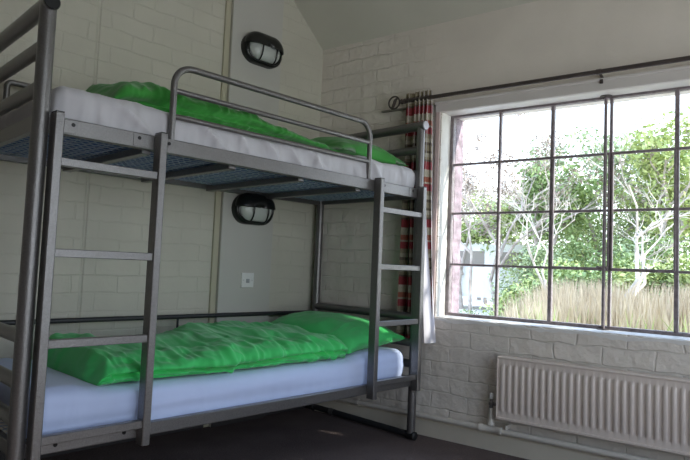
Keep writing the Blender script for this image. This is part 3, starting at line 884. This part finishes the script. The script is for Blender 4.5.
def branches(mb, p, d, ln, r, depth, tips, spread=.55, n=6):
    q = p + d * ln
    mid = p.lerp(q, .5) + Vector((random.gauss(0, .06), random.gauss(0, .06), 0)) * ln
    mb.tube([p, mid, q], [r, r * .8, r * .6], n if r > .02 else 4, cap=False)
    tips.append(q)
    if depth == 0: return
    for _ in range(random.choice((2, 3, 3))):
        nd_ = (d + Vector((random.gauss(0, spread), random.gauss(0, spread), random.gauss(.08, spread * .6)))).normalized()
        branches(mb, p.lerp(q, random.uniform(.65, 1)), nd_, ln * random.uniform(.6, .85), r * .6, depth - 1, tips, spread, n)
def place(px_dir, dist, z=GZ): return Vector((CAM.x + px_dir[0] * dist, CAM.y + px_dir[1] * dist, z))
def hdir(deg): return (cos(radians(deg)), sin(radians(deg)))
def tree(name, loc, h, crown, nl, lm, bm_, label, group=None, size=.10, depth=4, lean=(0, 0), trunk=.10, crownlow=.35):
    root = empty(name, loc); tag(root, label, 'tree' if 'tree' in name else 'shrub', group)
    tips = []; mb = MB()
    branches(mb, Vector((0, 0, 0)), Vector((lean[0], lean[1], 1)).normalized(), h * crownlow, trunk, depth, tips)
    mb.build('trunk', bm_, root, smooth=False)
    if nl:
        lb = MB(); k = max(1, len(tips))
        sel = random.sample(tips, min(len(tips), 60))
        for tpt in sel: leaves(lb, tpt, crown * random.uniform(.6, 1.1), nl // len(sel), size, shell=.2)
        lb.build('foliage', lm, root)
    return root
# az of pixel columns: x 450 -> ~33.6 deg ; x 690 -> ~ 15 deg (from the viewer)
tree('leafy_tree', place(hdir(26.5), 15), 4.3, .55, 5200, M['leafB'], M['bark2'], 'mid green bushy tree seen through the top middle panes', size=.075)
tree('leafy_tree', place(hdir(21.0), 17), 5.4, .70, 5600, M['leafC'], M['bark2'], 'tall grey-green tree right of the window support rod', size=.08)
tree('leafy_tree', place(hdir(16.0), 13), 4.6, .60, 5200, M['leafA'], M['bark2'], 'yellow-green tree at the far right panes', size=.075)
tree('leafy_tree', place(hdir(29.5), 18), 3.6, .60, 4200, M['leafA'], M['bark2'], 'pale yellow-green tree behind the white shed', size=.08)
tree('leafy_tree', place(hdir(11.0), 16), 5.0, .70, 4200, M['leafB'], M['bark2'], 'dense green tree beyond the last window column', size=.08)
tree('leafy_tree', place(hdir(23.5), 22), 3.6, .75, 5200, M['leafB'], M['bark2'], 'low dark green tree filling the gap left of the support rod', size=.10, crownlow=.2)
tree('leafy_tree', place(hdir(18.6), 22), 3.8, .75, 5200, M['leafC'], M['bark2'], 'low grey-green tree filling the gap behind the bare branches', size=.10, crownlow=.2)
tree('leafy_tree', place(hdir(31.6), 23), 5.6, .8, 3200, M['leafC'], M['bark2'], 'tall sparse grey-green tree far behind the yard weeds', size=.07, crownlow=.3)
tree('leafy_tree', place(hdir(28.2), 20), 5.8, .8, 4200, M['leafA'], M['bark2'], 'tall sparse yellow-green tree behind the second glazing bar', size=.07, crownlow=.3)
tree('bare_tree', place(hdir(20.2), 8.5), 3.2, 0, 0, None, M['bark'], 'pale bare-branched tree in front of the grey-green tree', depth=5, trunk=.045, lean=(.1, -.3))
tree('bare_tree', place(hdir(24.6), 9.5), 2.9, 0, 0, None, M['bark'], 'slim bare tree with white stems before the bushy tree', depth=5, trunk=.035, lean=(0, .2))
tree('bare_tree', place(hdir(33.2), 17), 4.2, .35, 1500, M['leafD'], M['bark2'], 'brownish thin-leaved tree behind the white van', depth=5, trunk=.07, size=.05)
tree('bare_tree', place(hdir(31.0), 20), 4.8, .35, 1500, M['leafD'], M['bark2'], 'faded brown tree rising over the white shed roof', depth=5, trunk=.07, size=.05)
tree('bare_tree', place(hdir(29.8), 14), 5.0, .35, 2200, M['leafD'], M['bark2'], 'tall twiggy tree rising above the top left panes', depth=5, trunk=.06, size=.045)
tree('bare_tree', place(hdir(32.4), 13), 4.2, .35, 1800, M['leafD'], M['bark2'], 'twiggy brown tree nearest the brick window edge', depth=5, trunk=.05, size=.045)
sh = [(25.8, 11, .95, 'leafA'), (24.2, 10.5, 1.25, 'leafB'), (21.6, 11, 1.35, 'leafA'), (19.0, 10, 1.3, 'leafA'), (16.5, 10, 1.4, 'leafB'), (13.5, 9.5, 1.3, 'leafA'), (25.4, 13, 1.6, 'leafC'), (22.6, 13.5, 1.9, 'leafB'), (20.2, 13, 1.8, 'leafC'), (17.6, 13, 1.9, 'leafB'), (26.2, 17, 3.0, 'leafA'), (22.3, 18, 3.3, 'leafB'), (18.9, 18, 3.3, 'leafA'), (15.6, 17, 3.4, 'leafC')]
names = ['low yellow-green bush beside the pale yard', 'mid green bush left of the window support rod', 'leafy bush right behind the window support rod', 'round yellow-green bush among the dry reeds',
         'green bush under the far right panes', 'outermost green bush beyond the reeds',
         'grey-green bush standing behind the low yellow-green one', 'big dark bush in the second rank left of the support rod', 'big grey-green bush in the second rank right of the support rod', 'big dark bush in the second rank under the far right panes',
         'high yellow-green shrub closing the view behind the casement', 'high dark shrub closing the view just left of the support rod', 'high yellow-green shrub closing the view right of the support rod', 'high grey-green shrub closing the view at the last column']
for (a, d, h, m_), lb_ in zip(sh, names):
    root = empty('leafy_bush', place(hdir(a), d)); tag(root, lb_, 'bush')
    mb = MB(); tips = []
    for k in range(4): branches(mb, Vector((random.gauss(0, .1), random.gauss(0, .1), 0)), Vector((random.gauss(0, .4), random.gauss(0, .4), 1)).normalized(), h * .4, .02, 2, tips)
    mb.build('stems', M['bark2'], root)
    l = MB()
    wd = max(1, h / 1.6)
    for k in range(int(9 * wd)): leaves(l, Vector((random.gauss(0, .38 * wd), random.gauss(0, .38 * wd), h * random.uniform(.3, .9))), .42 * wd, 330, .05, shell=.2)
    l.build('foliage', M[m_], root)
pl_ = [(33.6, 8.6), (31.9, 9.2), (30.4, 8.4), (28.9, 9.4), (27.4, 8.6)]
pn = ['small sprawling weed nearest the window jamb', 'low green weed in the pale yard under the van', 'tufty weed in the pale yard under the first glazing bar', 'scrubby plant in the yard before the white shed', 'straggly plant where the yard meets the reeds']
for (a, d), lb_ in zip(pl_, pn):
    root = empty('yard_weed', place(hdir(a), d)); tag(root, lb_, 'plant')
    mb = MB(); tips = []
    for k in range(5): branches(mb, Vector((0, 0, 0)), Vector((random.gauss(0, .5), random.gauss(0, .5), 1)).normalized(), .22, .008, 2, tips)
    mb.build('stems', M['bark2'], root)
    l = MB()
    for tp in tips[:26]: leaves(l, tp, .12, 16, .032, shell=.1)
    l.build('foliage', M['leafC'], root)
# dry reeds and long grass: uncountable
mb = MB()
for _ in range(8500):
    a = random.uniform(9, 29.0); d = random.uniform(6.8, 10.5)
    if a > 26 and random.random() < .6: continue
    p = place(hdir(a), d); h = random.uniform(.5, 1.08) * (1 - max(0, a - 25) * .08)
    tip = p + Vector((random.gauss(0, .13), random.gauss(0, .13), h)); mid = p.lerp(tip, .55) + Vector((0, 0, .06))
    s_ = random.uniform(.006, .012); n_ = Vector((-sin(radians(a)), cos(radians(a)), 0)) * s_
    mb.add([p - n_, p + n_, mid + n_ * .8, tip, mid - n_ * .8], [(0, 1, 2, 4), (4, 2, 3)])
o = mb.build('dry_reeds', M['reed']); tag(o, 'tall dry straw-coloured reeds growing beyond the window', 'reeds', kind='stuff')
mb = MB()
for _ in range(2200):
    a = random.uniform(9, 27.5); d = random.uniform(6.6, 11)
    p = place(hdir(a), d); h = random.uniform(.25, .8)
    tip = p + Vector((random.gauss(0, .16), random.gauss(0, .16), h)); mid = p.lerp(tip, .5) + Vector((0, 0, .08))
    s_ = random.uniform(.008, .016); n_ = Vector((-sin(radians(a)), cos(radians(a)), 0)) * s_
    mb.add([p - n_, p + n_, mid + n_ * .8, tip, mid - n_ * .8], [(0, 1, 2, 4), (4, 2, 3)])
o = mb.build('long_grass', M['leafA']); tag(o, 'fresh green long grass mixed in among the dry reeds', 'grass', kind='stuff')

# white van and white shed in the pale yard
def van(loc, rz):
    root = empty('parked_van', loc, rz); tag(root, 'white van parked across the yard beyond the left panes', 'van')
    prof = [(-2.1, .35), (-2.1, 1.75), (-2.0, 1.88), (1.0, 1.88), (1.25, 1.80), (1.65, 1.22), (2.25, 1.05), (2.35, .85), (2.35, .35)]
    MB().prism(prof, -.9, .9, 'xz').build('body', M['white_body'], root)
    for x in (-1.4, 1.5):
        for y in (-.82, .82):
            MB().tube([(x, y - .1, .33), (x, y + .1, .33)], .33, 20).build('wheel', M['rubber'], root, smooth=True)
    for x0, x1 in ((-1.75, -.95), (-.55, .25), (.55, 1.15)):
        for y in (-.905, .905):
            MB().box(x0, x1, y - .006, y + .006, 1.22, 1.66, .005).build('window', M['dark_glass'], root)
    MB().prism([(1.20, 1.77), (1.22, 1.79), (1.64, 1.24), (1.62, 1.22)], -.8, .8, 'xz').build('windscreen', M['dark_glass'], root)
    for y in (-.7, .7): MB().box(2.33, 2.37, y - .12, y + .12, .72, .86, .01).build('headlamp', M['frosted'], root)
    return root
van(place(hdir(33.0), 18), radians(122))
shd = empty('white_shed', place(hdir(28.7), 24), radians(118)); tag(shd, 'white shed with a pale pitched roof across the yard', 'shed')
MB().prism([(-1.0, 0), (-1.0, 1.75), (0, 2.35), (1.0, 1.75), (1.0, 0)], -.9, .9, 'xz').build('wall', M['render'], shd)
MB().prism([(-1.15, 1.70), (0, 2.42), (1.15, 1.70), (1.15, 1.62), (0, 2.33), (-1.15, 1.62)], -1.05, 1.05, 'xz').build('roof', M['roof'], shd)
for y in (-.905, .905): MB().box(.25, .50, y - .01, y + .01, 1.05, 1.45).build('window', mat('dark_pane', (.12, .12, .12), .2), shd)

# ------------------------------------------------------------------ light
w = bpy.data.worlds.new('World'); SC.world = w; w.use_nodes = True; nt = w.node_tree
bg = nt.nodes['Background']
tc = nd(nt, 'ShaderNodeTexCoord'); sp = nd(nt, 'ShaderNodeSeparateXYZ'); nt.links.new(tc.outputs['Generated'], sp.inputs[0])
cr = nd(nt, 'ShaderNodeValToRGB'); nt.links.new(sp.outputs[2], cr.inputs[0])
cr.color_ramp.elements[0].position = .0; cr.color_ramp.elements[0].color = (.95, .97, 1.0, 1)
cr.color_ramp.elements[1].position = .55; cr.color_ramp.elements[1].color = (.60, .78, 1.13, 1)
nt.links.new(cr.outputs[0], bg.inputs[0]); bg.inputs[1].default_value = 3.0
sun = bpy.data.lights.new('sun', 'SUN'); sun.energy = 8; sun.angle = radians(2); sun.color = (1, .94, .84)
so = bpy.data.objects.new('sun', sun); COL.objects.link(so)
so.rotation_euler = (NW * .25 + TD * .80 + Vector((0, 0, .50))).to_track_quat('Z', 'Y').to_euler()
# sampling guides in the steel window and the added fill opening
def portal(name, mtx, sx, sy):
    l = bpy.data.lights.new(name, 'AREA'); l.shape = 'RECTANGLE'; l.size = sx; l.size_y = sy
    l.cycles.is_portal = True
    o = bpy.data.objects.new(name, l); COL.objects.link(o); o.matrix_world = mtx
tm = (T0 + T1) / 2; zm = (Z0 + Z1) / 2
zax = NW; xax = TD; yax = zax.cross(xax)       # light shines along -z, into the room
pc = W3(tm, .27, zm)
portal('window_portal', Matrix(((xax.x, yax.x, zax.x, pc.x), (xax.y, yax.y, zax.y, pc.y), (xax.z, yax.z, zax.z, pc.z), (0, 0, 0, 1))), T1 - T0, Z1 - Z0)
zax = Vector((0, -1, 0)); xax = Vector((1, 0, 0)); yax = zax.cross(xax); pc = Vector(((fx0 + fx1) / 2, YF - .22, (fz0 + fz1) / 2))
portal('window_portal', Matrix(((xax.x, yax.x, zax.x, pc.x), (xax.y, yax.y, zax.y, pc.y), (xax.z, yax.z, zax.z, pc.z), (0, 0, 0, 1))), fx1 - fx0, fz1 - fz0)

# ------------------------------------------------------------------ camera
cam = bpy.data.cameras.new('camera'); co = bpy.data.objects.new('camera', cam); COL.objects.link(co)
s_ = Vector((.70127992, -.71169111, .04125824)); u_ = Vector((-.07300317, -.01412359, .9972317)); f_ = Vector((.70913822, .70235055, .0618603))
co.matrix_world = Matrix(((s_.x, u_.x, -f_.x, CAM.x), (s_.y, u_.y, -f_.y, CAM.y), (s_.z, u_.z, -f_.z, CAM.z), (0, 0, 0, 1)))
cam.sensor_width = 36; cam.lens = 583.937 / 690 * 36; cam.clip_start = .02; cam.clip_end = 200
SC.camera = co

vs_ = SC.view_settings
vs_.view_transform = 'Standard'; vs_.look = 'None'; vs_.exposure = 0.48; vs_.gamma = 1; vs_.use_curve_mapping = False
SC.cycles.max_bounces = 10; SC.cycles.diffuse_bounces = 6; SC.cycles.transparent_max_bounces = 12
SC.cycles.sample_clamp_indirect = 6
SC.cycles.use_denoising = True
